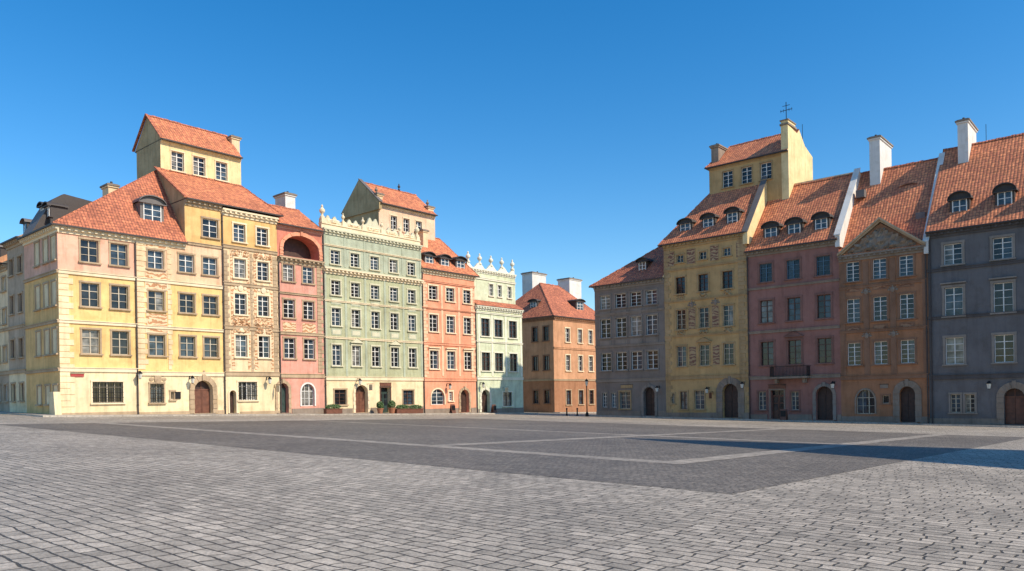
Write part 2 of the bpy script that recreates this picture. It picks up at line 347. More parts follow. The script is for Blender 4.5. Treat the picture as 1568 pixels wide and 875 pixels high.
def dormer(H,fr,x,yb,wd,wpx,hpx,cheek='tin_dark',rise=0.45,frame='white_paint',length=3.0,style='arc',rm=None):
    f=fr.shift(wd); u,z=f.pix(x,yb); ua,_=f.pix(x-wpx/2,yb); ub,_=f.pix(x+wpx/2,yb); _,z2=f.pix(x,yb-hpx)
    D=H.p('dormers'); D.box(f,ua,ub,z-0.6,z2,-length,0,cheek)
    e=(ub-ua)*0.12; a,b,c,d=ua+e,ub-e,z+0.02,z2-0.02
    D.face([f.P(a,c,0.01),f.P(b,c,0.01),f.P(b,d,0.01),f.P(a,d,0.01)],'glass_blue')
    t=0.08
    D.box(f,a,a+t,c,d,0.012,0.07,frame);D.box(f,b-t,b,c,d,0.012,0.07,frame);D.box(f,a+t,b-t,c,c+t,0.012,0.068,frame);D.box(f,a+t,b-t,d-t,d,0.012,0.068,frame)
    m=(a+b)/2; D.box(f,m-.045,m+.045,c+t,d-t,0.012,0.062,frame)
    for q in (0.33,0.66): D.box(f,a+t,b-t,c+(d-c)*q-.025,c+(d-c)*q+.025,0.012,0.057,frame)
    D.box(f,ua-0.12,ub+0.12,z-0.08,z+0.0,-0.2,0.14,cheek)
    if style=='arc':
        ap=arcpts(ua-0.18,ub+0.18,z2+rise,rise,10)
    else:
        ap=[(ua-0.2,z2),((ua+ub)/2,z2+rise*1.3),(ub+0.2,z2)]
    rm=rm or cheek
    for i in range(len(ap)-1):
        p,q=ap[i],ap[i+1]
        D.face([f.P(*p,0.3),f.P(*q,0.3),f.P(*q,-length),f.P(*p,-length)],rm)
        D.face([f.P(p[0],p[1]-0.1,0.3),f.P(q[0],q[1]-0.1,0.3),f.P(*q,0.3),f.P(*p,0.3)],rm)
    D.face([f.P(*q,0.05) for q in ap],cheek)
    D.box(f,ua-0.18,ub+0.18,z2-0.08,z2-0.0,0.004,0.28,rm)
def firewall(H,fr,u,th,ze,zr,wr,dep,m,up=0.35):
    H.p('party_wall').prof(fr,u-th/2,u+th/2,[(0.35,ze-0.8),(0.35,ze+up),(wr,zr+up+0.1),(-dep,ze+up),(-dep,ze-0.8)],m)
    H.p('party_wall').prof(fr,u-th/2-0.08,u+th/2+0.08,[(0.45,ze+up),(0.45,ze+up+0.1),(wr,zr+up+0.22),(wr,zr+up+0.102)],'tin' if m!='white_plaster' else 'white_plaster')
def chimney(H,fr,x0,x1,yt,w,dw,zb,m,pots=3):
    f=fr.shift(w); ua,_=f.pix(x0,yt+10); ub,_=f.pix(x1,yt+10); _,zt=f.pix((x0+x1)/2,yt)
    C=H.p('chimney'); C.box(f,ua,ub,zb,zt-0.35,-dw,0,m); C.box(f,ua-0.1,ub+0.1,zt-0.348,zt-0.2,-dw-0.1,0.1,m); C.box(f,ua-0.18,ub+0.18,zt-0.198,zt-0.05,-dw-0.18,0.18,'grey_stone')
    C.box(f,ua-0.05,ub+0.05,zt-0.048,zt+0.03,-dw-0.05,0.05,'tin')
    for i in range(pots):
        c=f.P((ua+ub)/2,zt+0.03,-dw*(i+0.5)/pots); C.lathe(c,[(0.13,0),(0.11,0.25),(0.0,0.26)],'terracotta_pot' if i%2 else 'tin_dark',8)
def finial(H,c,h,m,part='finials'):
    pr=[(0.0,0),(0.22,0),(0.22,0.12),(0.10,0.18),(0.09,0.3),(0.24,0.45),(0.26,0.58),(0.12,0.72),(0.07,0.78),(0.11,0.86),(0.0,1.0)]
    H.p(part).lathe(c,[(r*h*0.8,z*h) for r,z in pr],m,10)
def relief(H,fr,u0,u1,z0,z1,m,amp=0.14,sc=2.6,n=16,mask=None):
    T=H.p('ornament'); nz=max(4,int(n*(z1-z0)/(u1-u0))); nz=min(nz,30); uc=(u0+u1)/2
    def pt(i,j):
        u=u0+(u1-u0)*i/n; z=z0+(z1-z0)*j/nz
        ed=min(i,n-i,j,nz-j); 
        v=noise.noise(Vector((abs(u-uc)*sc,z*sc,u0)))
        w=0.03+ (0 if ed==0 else amp*max(0,abs(v)*2.2))
        if ed==0: w=0.004
        return (u,z,w)
    for i in range(n):
        for j in range(nz):
            if mask and not mask((i+.5)/n,(j+.5)/nz): continue
            T.face([fr.P(*pt(i,j)),fr.P(*pt(i+1,j)),fr.P(*pt(i+1,j+1)),fr.P(*pt(i,j+1))],m)
def panel(H,fr,u0,u1,z0,z1,m,frame=None,w=.03):
    T=H.p('ornament'); T.box(fr,u0,u1,z0,z1,-.01,w,m)
    if frame:
        for a,b,c,d in ((u0-.06,u0,z0,z1),(u1,u1+.06,z0,z1),(u0-.06,u1+.06,z0-.06,z0-.002),(u0-.06,u1+.06,z1+.002,z1+.06)): T.box(fr,a,b,c,d,-.01,w+.03,frame)
def cartouche(H,fr,u,z,r,m):
    T=H.p('ornament')
    def oval(uc,zc,a,b,w):
        k=12
        pts=[(uc+a*math.cos(2*math.pi*i/k),zc+b*math.sin(2*math.pi*i/k)) for i in range(k)]
        for i in range(k):
            p,q=pts[i],pts[(i+1)%k]; T.face([fr.P(*p,0.003),fr.P(*q,0.003),fr.P(*q,w*.6),fr.P(*p,w*.6)],m); T.face([fr.P(*p,w*.6),fr.P(*q,w*.6),fr.P(uc,zc,w)],m)
    oval(u,z,r*.55,r*.75,.16)
    for s in (-1,1): oval(u+s*r*.95,z-r*.1,r*.33,r*.28,.1); oval(u+s*r*.75,z+r*.5,r*.2,r*.2,.1)
    oval(u,z+r*.98,r*.22,r*.2,.12)
def quoins(H,fr,u0,u1,z0,z1,m,h=0.42):
    T=H.p('quoins'); z=z0;i=0
    while z<z1-0.1:
        e=0.0 if i%2 else (u1-u0)*0.3
        T.box(fr,u0+.01,u1-e,z,min(z+h-0.04,z1),-0.01,0.05,m); z+=h;i+=1
def pipe(H,fr,u,z0,z1,w=0.12):
    T=H.p('downpipe'); T.box(fr,u-0.05,u+0.05,z0,z1,w-0.05,w+0.05,'copper_gutter')
    z=z0+1.5
    while z<z1: T.box(fr,u-.075,u+.075,z,z+.06,0,w+.07,'copper_gutter'); z+=2.5
# ------------------------------------------------------------------ generic townhouse
def townhouse(name,fr,xl,xr,xref,eave,rows,cols,wpx,zones,strings,ground,surr,frame='white_paint',dep=11,base='grey_stone',cornm=None,strm=None,nv=2,nh=4,hoods={},framerow={},u0=None,u1=None,corn=True,extra=[],H=None,sw=0.15,socle=0.6,rowcols={},panels=None,carts=(),pan2=None):
    H=H or House(name)
    if u0 is None: u0=fr.pix(xl,600)[0]
    if u1 is None: u1=fr.pix(xr,600)[0]
    z=lambda y: fr.pix(xref,y)[1]
    ze=z(eave); zb=min(fr.g(u0),fr.g(u1))-0.6; zg=max(fr.g(u0),fr.g(u1))
    ww=fr.pix(xref+wpx/2,500)[0]-fr.pix(xref-wpx/2,500)[0]
    ops=[]
    for r,(yt,yb) in enumerate(rows):
        for ci,cx in enumerate(rowcols.get(r,cols)):
            uc=fr.pix(cx,500)[0]; k=0.72 if (z(yt)-z(yb))<1.35 else 1.0
            ops.append(dict(kind='win',u0=uc-ww/2*k,u1=uc+ww/2*k,z0=z(yb),z1=z(yt),surr=surr,frame=framerow.get(r,frame),nv=nv,nh=nh if k==1 else 2,hood=hoods.get((r,ci),hoods.get(r)),sw=sw))
            if r in carts: cartouche(H,fr,uc,z(yt)+sw+.42,.42,surr)
            if panels and r<len(rows)-1:
                za,zb_=z(yb)-.28,z(rows[r+1][0])+sw+.15
                if za-zb_>.45:
                    T=H.p('trim'); T.box(fr,uc-ww/2-.05,uc+ww/2+.05,max(zb_,za-.75),za-.05,-.01,.03,panels); T.box(fr,uc-ww/2+.08,uc+ww/2-.08,max(zb_,za-.75)+.12,za-.17,.031,.05,pan2 or surr)
    doors=[]
    for g in ground:
        k,cx,yt,yb,wp=g[:5]; opt=g[5] if len(g)>5 else {}
        uc,zt=fr.pix(cx,yt); _,zbt=fr.pix(cx,yb); hw=(fr.pix(cx+wp/2,yt)[0]-fr.pix(cx-wp/2,yt)[0])/2
        if k in('arch','door'): zbt=fr.g(uc)+0.2; doors.append((uc-hw-0.4,uc+hw+0.4))
        o=dict(kind=k,u0=uc-hw,u1=uc+hw,z0=zbt,z1=zt,surr=surr,frame=frame,sw=0.3 if k in('arch',) else 0.15,rec=0.5 if k in('arch','door') else 0.26,rust=(k=='arch'))
        o.update(opt); ops.append(o)
    ops+=extra
    zn=[(z(y),m) for y,m in zones]
    facade(H,fr,u0,u1,zb,ze,ops,zn)
    sidewalls(H,fr,u0+0.004,u1-0.004,zb,ze,dep,zones[-1][1])
    for y in strings:
        h=0.2
        if isinstance(y,tuple): y,h=y
        string(H,fr,u0,u1,z(y),strm or surr,h)
    if corn: cornice(H,fr,u0,u1,ze,cornm or surr)
    e=[u0+0.01]+[v for d in sorted(doors) for v in d]+[u1-0.01]
    for i in range(0,len(e),2):
        if e[i+1]-e[i]>0.1: H.p('socle').box(fr,e[i],e[i+1],zb,zg+socle,-0.01,0.075,base)
    H.fr=fr;H.u0=u0;H.u1=u1;H.ze=ze;H.zb=zb;H.zg=zg;H.z=z;H.ops=ops
    return H
U=lambda fr,x,y=500,w=0: fr.pix(x,y,w)[0]
Z=lambda fr,x,y,w=0: fr.pix(x,y,w)[1]
# ================================================================== LEFT ROW
# --- corner house (pink over yellow)
u283=U(FL,283,345)
H=townhouse('corner_townhouse',FL,92,212,139,352,[(368,402),(434,470),(505,542)],[139,184],27,
   [(421,'pink_plaster'),(567,'yellow_plaster'),(999,'yellow_light')],[(421,.25),(495,.22),(567,.3)],
   [('grille',165,585,617,46,dict(nv=4,surr='cream_trim'))],'stone_trim','cream_paint',dep=8,u0=0,nh=3,strm='cream_trim',cornm='cream_trim',socle=.25,base='stone_trim')
quoins(H,FL,0,1.1,H.zb,H.z(421),'yellow_light',0.5)
z=H.z; sops=[]
for x in (84,72,59):
    uc=U(FS,x,500)
    for zt,zb_ in ((z(366),z(402)),(z(434),z(470)),(z(505),z(542))): sops.append(dict(kind='win',u0=uc-.5,u1=uc+.5,z0=zb_,z1=zt,surr='stone_trim',frame='brown_paint'))
    sops.append(dict(kind='win',u0=uc-.45,u1=uc+.45,z0=z(618),z1=z(590),surr='stone_trim',frame='brown_paint'))
facade(H,FS,-8,0,H.zb,H.ze,sops,[(z(421),'pink_plaster'),(H.zb,'ochre_plaster')])
cornice(H,FS,-8,0.4,H.ze,'cream_trim')
for y in (421,495,567): string(H,FS,-8,0.1,z(y),'stone_trim')
H.p('walls').prof(FL,-0.5,0.0,[(0.55,H.zb),(0.06,z(600)),(-0.9,z(600)),(-0.9,H.zb)],'yellow_light')
za=Z(FL,240,262,-5.5)
R=H.p('roof'); P=FL.P
fl,frr,bl,br,ap=P(-0.45,H.ze,.45),P(u283,H.ze,.45),P(-.45,H.ze,-8.4),P(u283,H.ze,-8.4),P(u283,za,-5.5)
R.face([fl,frr,ap],'tile_red'); R.face([bl,fl,ap],'tile_red'); R.face([br,bl,ap],'tile_red')
R.box(FL,-.45,u283,H.ze-.13,H.ze,.452,.58,'copper_gutter'); R.box(FS,-8,0.55,H.ze-.13,H.ze,.452,.58,'copper_gutter')
R.face([fl-Vector((0,0,.05)),frr-Vector((0,0,.05)),br-Vector((0,0,.05)),bl-Vector((0,0,.05))],'copper_gutter')
n=30
for i in range(n):
    a_=fl.lerp(ap,i/n); b_=fl.lerp(ap,(i+.93)/n); o=DL*-.12; zz=Vector((0,0,.12)); z2=Vector((0,0,-.05))
    R.face([a_+o+z2,b_+o+z2,b_+zz,a_+zz],'tile_red'); R.face([a_+zz,b_+zz,b_-o+z2,a_-o+z2],'tile_red')
dormer(H,FL,233,341,-1.0,36,29,'tin',rise=0.7,length=3.5)
# grey mansard at the rear over the side street
zt=Z(FS,78,305,-2.0)
H.p('mansard').prof(FS,-7.4,-4.8,[(.4,H.ze+.02),(-1.3,zt-.6),(-2.0,zt-.1),(-2.2,zt),(-5.0,zt-.3),(-5.0,H.ze)],'tin','tin_dark')
for x in (66,74): dormer(H,FS,x,333,-.9,6.5,17,'tin_dark',rise=.35,length=1.4)
chimney(H,FL,166,180,282,-7.5,1.4,H.ze+1,'cream_plaster',2)
pipe(H,FL,H.u1-0.1,H.zb,H.ze-.5)
H.done()
# --- cream house + ochre upper storey
H=townhouse('yellow_townhouse',FL,212,343,240,366,[(384,412),(446,476),(513,545)],[240,287,323],24,
   [(430,'peach_plaster'),(505,'yellow_plaster'),(572,'yellow_plaster'),(999,'yellow_light')],[(431,.25),(502,.2),(573,.3)],
   [('grille',240,588,617,20),('arch',311,583,632,28,dict(surr='stone_trim',door='brown_wood',sw=.45)),('win',264,600,612,5,dict(nv=1,nh=1))],'stone_trim','cream_paint',strm='cream_trim',dep=11,nh=3,corn=False,framerow={0:'white_paint'},socle=.3,base='stone_trim')
quoins(H,FL,H.u0,H.u0+.9,H.z(566),H.z(372),'cream_plaster',0.45); quoins(H,FL,U(FL,257),U(FL,264),H.z(566),H.z(374),'cream_plaster',0.45)
for a_,b_ in ((380,370),(443,434),(509,502)): panel(H,FL,U(FL,224),U(FL,256),H.z(a_),H.z(b_),'sgraffito_warm','cream_trim',.04)
panel(H,FL,U(FL,224),U(FL,256),H.z(429),H.z(417),'sgraffito_warm',None,.03); panel(H,FL,U(FL,224),U(FL,256),H.z(499),H.z(481),'sgraffito_warm',None,.03)
cartouche(H,FL,U(FL,240),H.z(580),.6,'stone_trim'); cartouche(H,FL,U(FL,311),Z(FL,311,577),.5,'stone_trim')
cornice(H,FL,H.u0,u283,H.ze,'cream_trim')
zt=Z(FL,283,304)
uw=U(FL,322,350); z1,z2=Z(FL,322,336),Z(FL,322,364)
facade(H,FL,u283,H.u1,H.ze-.002,zt,[dict(kind='win',u0=uw-.75,u1=uw+.75,z0=z2,z1=z1,surr='stone_trim',nh=3)],[(0,'ochre_plaster')])
string(H,FL,u283,H.u1,H.ze,'stone_trim',.2)
W=H.p('walls'); W.face([FL.P(u283,H.ze-1,0),FL.P(u283,zt,0),FL.P(u283,zt,-11),FL.P(u283,H.ze-1,-11)],'tower_side_shaded')
cornice(H,FL,u283,H.u1,zt,'stone_trim')
H.done()
# --- ornate ochre house, tall roof, lantern tower
H=townhouse('ornate_townhouse',FL,343,428,369,325,[(344,371),(397,426),(450,482),(513,547)],[369,404],18,
   [(380,'ochre_plaster'),(572,'cream_plaster'),(999,'yellow_light')],[(381,.25),(437,.25),(503,.3),(573,.35)],
   [('grille',379,585,613,28,dict(nv=4)),('arch',356,598,632,10,dict(door='dark_wood',sw=.15,rust=False))],'cream_trim',dep=11,nh=4,strm='stone_trim',socle=.3,base='stone_trim')
zE=zt
for (ya,yb_) in ((384,395),(485,511)):
    for cx in (369,404): relief(H,FL,U(FL,cx-14),U(FL,cx+14),H.z(yb_),H.z(ya),'sgraffito_warm',.2,3.5)
for x0,x1 in ((354,359),(379,383),(389.5,394.5),(414,418)): panel(H,FL,U(FL,x0),U(FL,x1),H.z(566),H.z(386),'sgraffito_warm',None,.03)
for cx in (369,404):
    for y in (390,441,506): cartouche(H,FL,U(FL,cx),H.z(y),.5,'cream_trim')
for x0,x1 in ((344,352),(384,389),(419,427)): quoins(H,FL,U(FL,x0),U(FL,x1),H.z(570),H.z(385),'stone_trim',.4)
roof(H,FL,u283,H.u1,11,zE,Z(FL,245,259,-5.5),-5.5,0,0.6,gm='tower_side_shaded',m='tile_orange')
H.p('roof').prof(FL,u283-.25,u283,[(0.45,zE),(0.45,zE+.12),(-5.5,Z(FL,245,259,-5.5)+.14),(-5.5,Z(FL,245,259,-5.5))],'tile_red')
f=FL.shift(-5.5); tu0,tu1=U(f,246,250),U(f,369,262); tz0=Z(f,246,262)-3; tz1=Z(f,246,213)
ops=[]
for cx in (272,305,339):
    uc=U(f,cx,250); ops.append(dict(kind='win',u0=uc-.62,u1=uc+.62,z0=Z(f,272,262),z1=Z(f,272,233),nh=4,surr='cream_trim',sw=.1))
facade(H,f,tu0,tu1,tz0,tz1,ops,[(0,'tower_yellow')]); sidewalls(H,f,tu0,tu1,tz0,tz1,5.3,'tower_yellow','tower_side_shaded')
cornice(H,f,tu0,tu1,tz1,'tower_yellow',.3,.35)
roof(H,f,tu0,tu1,5.3,tz1,Z(f,226,177,-2.65),-2.65,0,0,over=.35,gm='tower_side_shaded')
H.p('roof').prof(f,tu0-.25,tu0,[(0.45,tz1),(0.45,tz1+.12),(-2.65,Z(f,226,177,-2.65)+.14),(-5.75,tz1+.12),(-5.75,tz1),(-2.65,Z(f,226,177,-2.65))],'tile_red')
chimney(H,f,355,367,209,-1.5,1.2,tz1,'cream_plaster',1)
pipe(H,FL,H.u0+.05,H.zb,H.ze-.5)
H.done()
# --- pink house with brick loggia arch
H=townhouse('pink_townhouse',FL,428,497,443,395,[(405,431),(459,487),(518,549)],[443,473],17,
   [(572,'rose_plaster'),(999,'rose_plaster')],[(450,.15),(511,.25),(576,.35)],
   [('arch',425+8,587,632,16,dict(door='green_wood',surr='stone_trim')),('archwin',471,588,622,20,dict(surr='white_paint',nv=3,nh=3))],'stone_trim',dep=11,nh=4)
quoins(H,FL,U(FL,486),H.u1-.02,H.z(570),H.z(402),'stone_trim',.4)
for cx in (443,473): panel(H,FL,U(FL,cx-10),U(FL,cx+10),H.z(508),H.z(494),'sgraffito_warm',None,.03)
zt=Z(FL,443,346)
facade(H,FL,H.u0,H.u1,H.ze-.002,zt,[dict(kind='arch',u0=U(FL,433,380),u1=U(FL,488,380),z0=H.ze+.15,z1=Z(FL,460,362),rise=1.4,rec=1.5,surr='coral_plaster',sw=.4,rust=True,door='brown_paint',open=True)],[(0,'red_plaster')])
cornice(H,FL,H.u0,H.u1,zt,'rose_plaster',.3,.4); cornice(H,FL,H.u0,H.u1,H.ze,'stone_trim',.5,.5)
sidewalls(H,FL,H.u0+.004,H.u1-.004,H.ze,zt,11,'grey_plaster')
roof(H,FL,H.u0,H.u1,11,zt,Z(FL,432,318,-4),-4,0,0)
chimney(H,FL,437,452,296,-4.5,2.0,zt,'white_plaster',2); chimney(H,FL,414,419,316,-7,1.0,zt,'white_plaster',1)
pipe(H,FL,H.u0+.08,H.zb,H.ze-.5)
H.done()
# --- green house
H=townhouse('green_townhouse',FL,497,648,515,353,[(384,405),(430,452),(472,499),(528,560)],[515,545,575,604,631],14,
   [(415,'green_upper'),(579,'green_plaster'),(999,'yellow_light')],[(378,.1),(462,.12),(518,.15),(580,.35)],
   [('win',521,597,620,18,dict(surr='stone_trim',frame='brown_paint')),('arch',553,590,635,19,dict(door='brown_wood',surr='cream_trim')),('door',590,594,633,14,dict(surr='brown_paint',door='green_wood',glazed=True)),('win',625,598,620,16,dict(surr='stone_trim',frame='brown_paint'))],
   'pale_green_trim',dep=11,nh=4,hoods={(3,1):'ped',(3,3):'ped'},strm='cream_trim',panels='green_upper')
cornice(H,FL,H.u0,H.u1,H.z(412),'cream_trim',.5,.6)
for x in (499,530,560,590,618,645): 
    for a_,b_ in ((576,418),(408,362)): H.p('trim').box(FL,U(FL,x)-.14,U(FL,x)+.14,H.z(a_),H.z(b_),-.01,.045,'green_upper')
ze=H.ze; T=H.p('attic_crest')
T.box(FL,H.u0,H.u1,ze,ze+.5,-.5,-.05,'cream_trim'); T.box(FL,H.u0,H.u1,ze+.5,ze+.62,-.6,.05,'cream_trim')
n=90; L=H.u1-H.u0
def crest(t):
    s=(t*5)%1.0; h=0.25+0.75*abs(math.sin(s*math.pi))*(0.6+0.4*math.cos(s*6*math.pi)); 
    return h+0.75*math.exp(-((t-.5)/.09)**2)
for i in range(n):
    a,b=i/n,(i+1)/n; ha,hb=crest(a),crest(b); ua_,ub_=H.u0+L*a,H.u0+L*b; zz=ze+.62
    for w in (-.2,-.42): T.face([FL.P(ua_,zz,w),FL.P(ub_,zz,w),FL.P(ub_,zz+hb,w),FL.P(ua_,zz+ha,w)],'pale_green_trim')
    T.face([FL.P(ua_,zz+ha,-.2),FL.P(ub_,zz+hb,-.2),FL.P(ub_,zz+hb,-.42),FL.P(ua_,zz+ha,-.42)],'pale_green_trim')
for i in range(6):
    u=H.u0+.3+(L-.6)*i/5; T.box(FL,u-.25,u+.25,ze+.62,ze+1.1,-.55,-.05,'cream_trim'); finial(H,FL.P(u,ze+1.1,-.3),1.5 if i in(0,5) else 1.0,'cream_trim')
for i in range(5): relief(H,FL.shift(-.2),H.u0+.3+(L-.6)*(i+.2)/5,H.u0+.3+(L-.6)*(i+.8)/5,ze+.65,ze+1.15,'cream_trim',.2,3)
H.p('roof').face([FL.P(H.u0,ze-.1,0),FL.P(H.u1,ze-.1,0),FL.P(H.u1,ze+.2,-11),FL.P(H.u0,ze+.2,-11)],'tin')
f=FL.shift(-4.5); tu0,tu1=U(f,580,330),U(f,666,340); tz1=Z(f,580,311); tz0=H.ze-.5
ops=[]
for cx in (603,622,641):
    uc=U(f,cx,340); ops.append(dict(kind='win',u0=uc-.5,u1=uc+.5,z0=Z(f,603,352),z1=Z(f,603,331),nh=3,surr='cream_trim',sw=.1))
facade(H,f,tu0,tu1,tz0,tz1,ops,[(0,'tower_pink')]); sidewalls(H,f,tu0,tu1,tz0,tz1,7,'tower_pink','tower_side_shaded'); cornice(H,f,tu0,tu1,tz1,'cream_trim',.3,.35)
zr=Z(f,551,278,-3.5); roof(H,f,tu0,tu1,7,tz1,zr,-3.5,0,0,gm='tower_side_shaded')
firewall(H,f,tu0,.4,tz1,zr,-3.5,7,'tower_side_shaded',.1)
for x in (582,660):
    chimney(H,f,x-4,x+4,296 if x==582 else 316,-.3,.8,tz1,'cream_plaster',0)
    u=U(f,x,300); finial(H,f.P(u,Z(f,x,296 if x==582 else 316),-.7),1.0,'grey_stone')
finial(H,f.P(tu1-3,zr+.1,-3.5),.9,'tin_dark')
pipe(H,FL,H.u0+.08,H.zb,H.ze-.5); H.done()
# --- coral house
H=townhouse('coral_townhouse',FL,648,729,664,414,[(438,459),(482,508),(537,565)],[664,690,716],13,
   [(581,'coral_plaster'),(999,'coral_plaster')],[(432,.15),(473,.1),(527,.25),(582,.3)],
   [('archwin',670,596,620,20,dict(rise=1.0,surr='cream_trim',frame='white_paint')),('arch',711,597,632,13,dict(door='dark_wood',surr='stone_trim')),('win',690,600,614,6)],'cream_trim',dep=11,nh=4,strm='coral_plaster',hoods={2:'flat'})
for x in (677,703): H.p('trim').box(FL,U(FL,x)-.16,U(FL,x)+.16,H.z(576),H.z(436),-.01,.05,'peach_plaster')
quoins(H,FL,H.u0+.1,H.u0+.9,H.z(578),H.z(432),'peach_plaster',.4); quoins(H,FL,H.u1-.8,H.u1-.02,H.z(578),H.z(432),'peach_plaster',.4)
zr=Z(FL,652,362,-5); roof(H,FL,H.u0,H.u1,11,H.ze,zr,-5,0,1.2,gm='coral_plaster')
for x,yb_ in ((657,408),(681,412),(705,415)): dormer(H,FL,x,yb_,-.5,15,16,'tin_dark',rise=.5)
chimney(H,FL,648,655,352,-3,1.5,H.ze+1,'cream_plaster',1)
pipe(H,FL,H.u0+.08,H.zb,H.ze-.5); H.done()
# --- mint house
H=townhouse('mint_townhouse',FL,729,801,743,469,[(488,515),(540,568)],[743,763,785],13,
   [(999,'mint_plaster')],[(480,.15),(524,.15),(580,.3)],
   [('arch',743,597,632,13,dict(door='dark_wood',surr='mint_trim')),('win',777,601,622,14,dict(surr='mint_trim',frame='brown_paint'))],'mint_trim','brown_paint',dep=11,nh=4,strm='mint_trim')
for x in (733,753,774,797): H.p('trim').box(FL,U(FL,x)-.16,U(FL,x)+.16,H.z(576),H.z(482),-.01,.05,'mint_trim')
f=FL.shift(-1.1); zt=Z(f,743,414)
H.p('roof').face([FL.P(H.u0,H.ze,.5),FL.P(H.u1,H.ze,.5),FL.P(H.u1,H.ze+.9,-1.1),FL.P(H.u0,H.ze+.9,-1.1)],'tile_red')
ops=[]
for cx in (752,765,780):
    uc=U(f,cx,450); ops.append(dict(kind='win',u0=uc-.4,u1=uc+.4,z0=Z(f,743,452),z1=Z(f,743,434),nh=3,surr='mint_trim',frame='white_paint',sw=.12))
facade(H,f,H.u0,H.u1,H.ze-1,zt,ops,[(0,'mint_plaster')]); sidewalls(H,f,H.u0+.004,H.u1-.004,H.ze-1,zt,10,'mint_plaster'); cornice(H,f,H.u0,H.u1,zt,'mint_trim',.3,.5); string(H,f,H.u0,H.u1,Z(f,743,428),'mint_trim')
H.p('roof').face([f.P(H.u0,zt-.1,0),f.P(H.u1,zt-.1,0),f.P(H.u1,zt-.1,-10),f.P(H.u0,zt-.1,-10)],'tin')
T=H.p('attic_crest'); L=H.u1-H.u0; zz=zt
for i in range(60):
    a,b=i/60,(i+1)/60; fa=lambda t: .15+.75*abs(math.cos((t*4)*math.pi))**2
    ua_,ub_=H.u0+L*a,H.u0+L*b
    for w in (-.1,-.35): T.face([f.P(ua_,zz,w),f.P(ub_,zz,w),f.P(ub_,zz+fa(b),w),f.P(ua_,zz+fa(a),w)],'mint_trim')
    T.face([f.P(ua_,zz+fa(a),-.1),f.P(ub_,zz+fa(b),-.1),f.P(ub_,zz+fa(b),-.35),f.P(ua_,zz+fa(a),-.35)],'mint_trim')
for i in range(5):
    u=H.u0+.3+(L-.6)*i/4; finial(H,f.P(u,zz+.7,-.22),1.5,'mint_trim')
pipe(H,FL,H.u0+.08,H.zb,H.ze-.5); H.done()
# ================================================================== SIDE STREET (far left)
u1_=-8.004; wd_=[('grey_townhouse',4.6,368,'grey_plaster','stone_trim',[(395,420),(452,480),(520,548)]),
 ('ochre_townhouse',4.0,398,'cream_plaster','stone_trim',[(418,440),(468,492),(528,552)]),
 ('brown_townhouse',5.5,388,'terracotta_plaster','cream_trim',[(412,434),(462,488),(524,550)]),
 ('pink_townhouse',6.5,405,'rose_plaster','cream_trim',[(425,445),(474,496),(530,553)])]
for i,(nm,wdt,ev,mt,tr,rw) in enumerate(wd_):
    u0_=u1_-wdt; xm=25
    H=House(nm); zf=lambda y: Z(FS,xm,y); ze=zf(ev); ops=[]; nc=3 if wdt>5 else 2
    for k in range(nc):
        uc=u0_+wdt*(k+.5)/nc
        for yt,yb_ in rw+[(588,614)]: ops.append(dict(kind='win',u0=uc-.5,u1=uc+.5,z0=zf(yb_),z1=zf(yt),surr=tr,frame='white_paint' if i%2 else 'brown_paint',nh=3))
    facade(H,FS,u0_,u1_,-1,ze,ops,[(zf(570),mt),(-1,'grey_plaster' if i%2 else 'yellow_light')]); sidewalls(H,FS,u0_,u1_-.004,-1,ze,12,mt)
    cornice(H,FS,u0_,u1_,ze,tr); string(H,FS,u0_,u1_,zf(570),tr,.3); string(H,FS,u0_,u1_,zf(502),tr)
    roof(H,FS,u0_,u1_,10,ze,ze+3.0,-4.5,0,0,m='tile_red',gm=mt)
    f=FS.shift(-.8); D=H.p('dormers')
    for k in range(1 if wdt<5 else 2):
        uc=u0_+wdt*(k+.5)/(1 if wdt<5 else 2); D.box(f,uc-.55,uc+.55,ze+.2,ze+1.7,-2,0,'tin_dark'); D.box(f,uc-.4,uc+.4,ze+.6,ze+1.55,.01,.03,'glass_blue'); D.box(f,uc-.03,uc+.03,ze+.6,ze+1.55,.031,.06,'white_paint')
        ap_=arcpts(uc-.7,uc+.7,ze+2.1,.4,8)
        for q in range(8): D.face([f.P(*ap_[q],.25),f.P(*ap_[q+1],.25),f.P(*ap_[q+1],-2.4),f.P(*ap_[q],-2.4)],'tin')
        D.face([f.P(*q,.02) for q in ap_],'tin_dark')
    H.done(); u1_=u0_-.004
# ================================================================== RIGHT ROW
# --- slate house
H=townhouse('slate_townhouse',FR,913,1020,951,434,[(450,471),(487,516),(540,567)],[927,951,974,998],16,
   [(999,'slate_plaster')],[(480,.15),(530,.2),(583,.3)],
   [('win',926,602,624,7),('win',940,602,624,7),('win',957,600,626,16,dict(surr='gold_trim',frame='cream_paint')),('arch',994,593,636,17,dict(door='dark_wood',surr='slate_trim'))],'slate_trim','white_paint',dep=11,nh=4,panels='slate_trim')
zr=Z(FR,1005,372,-5.5); roof(H,FR,H.u0,H.u1,11,H.ze,zr,-5.5,H.u1-H.u0-2.0,0,m='tile_red')
dormer(H,FR,984,418,-1.2,14,17,'tin_dark',rise=.5)
H.done()
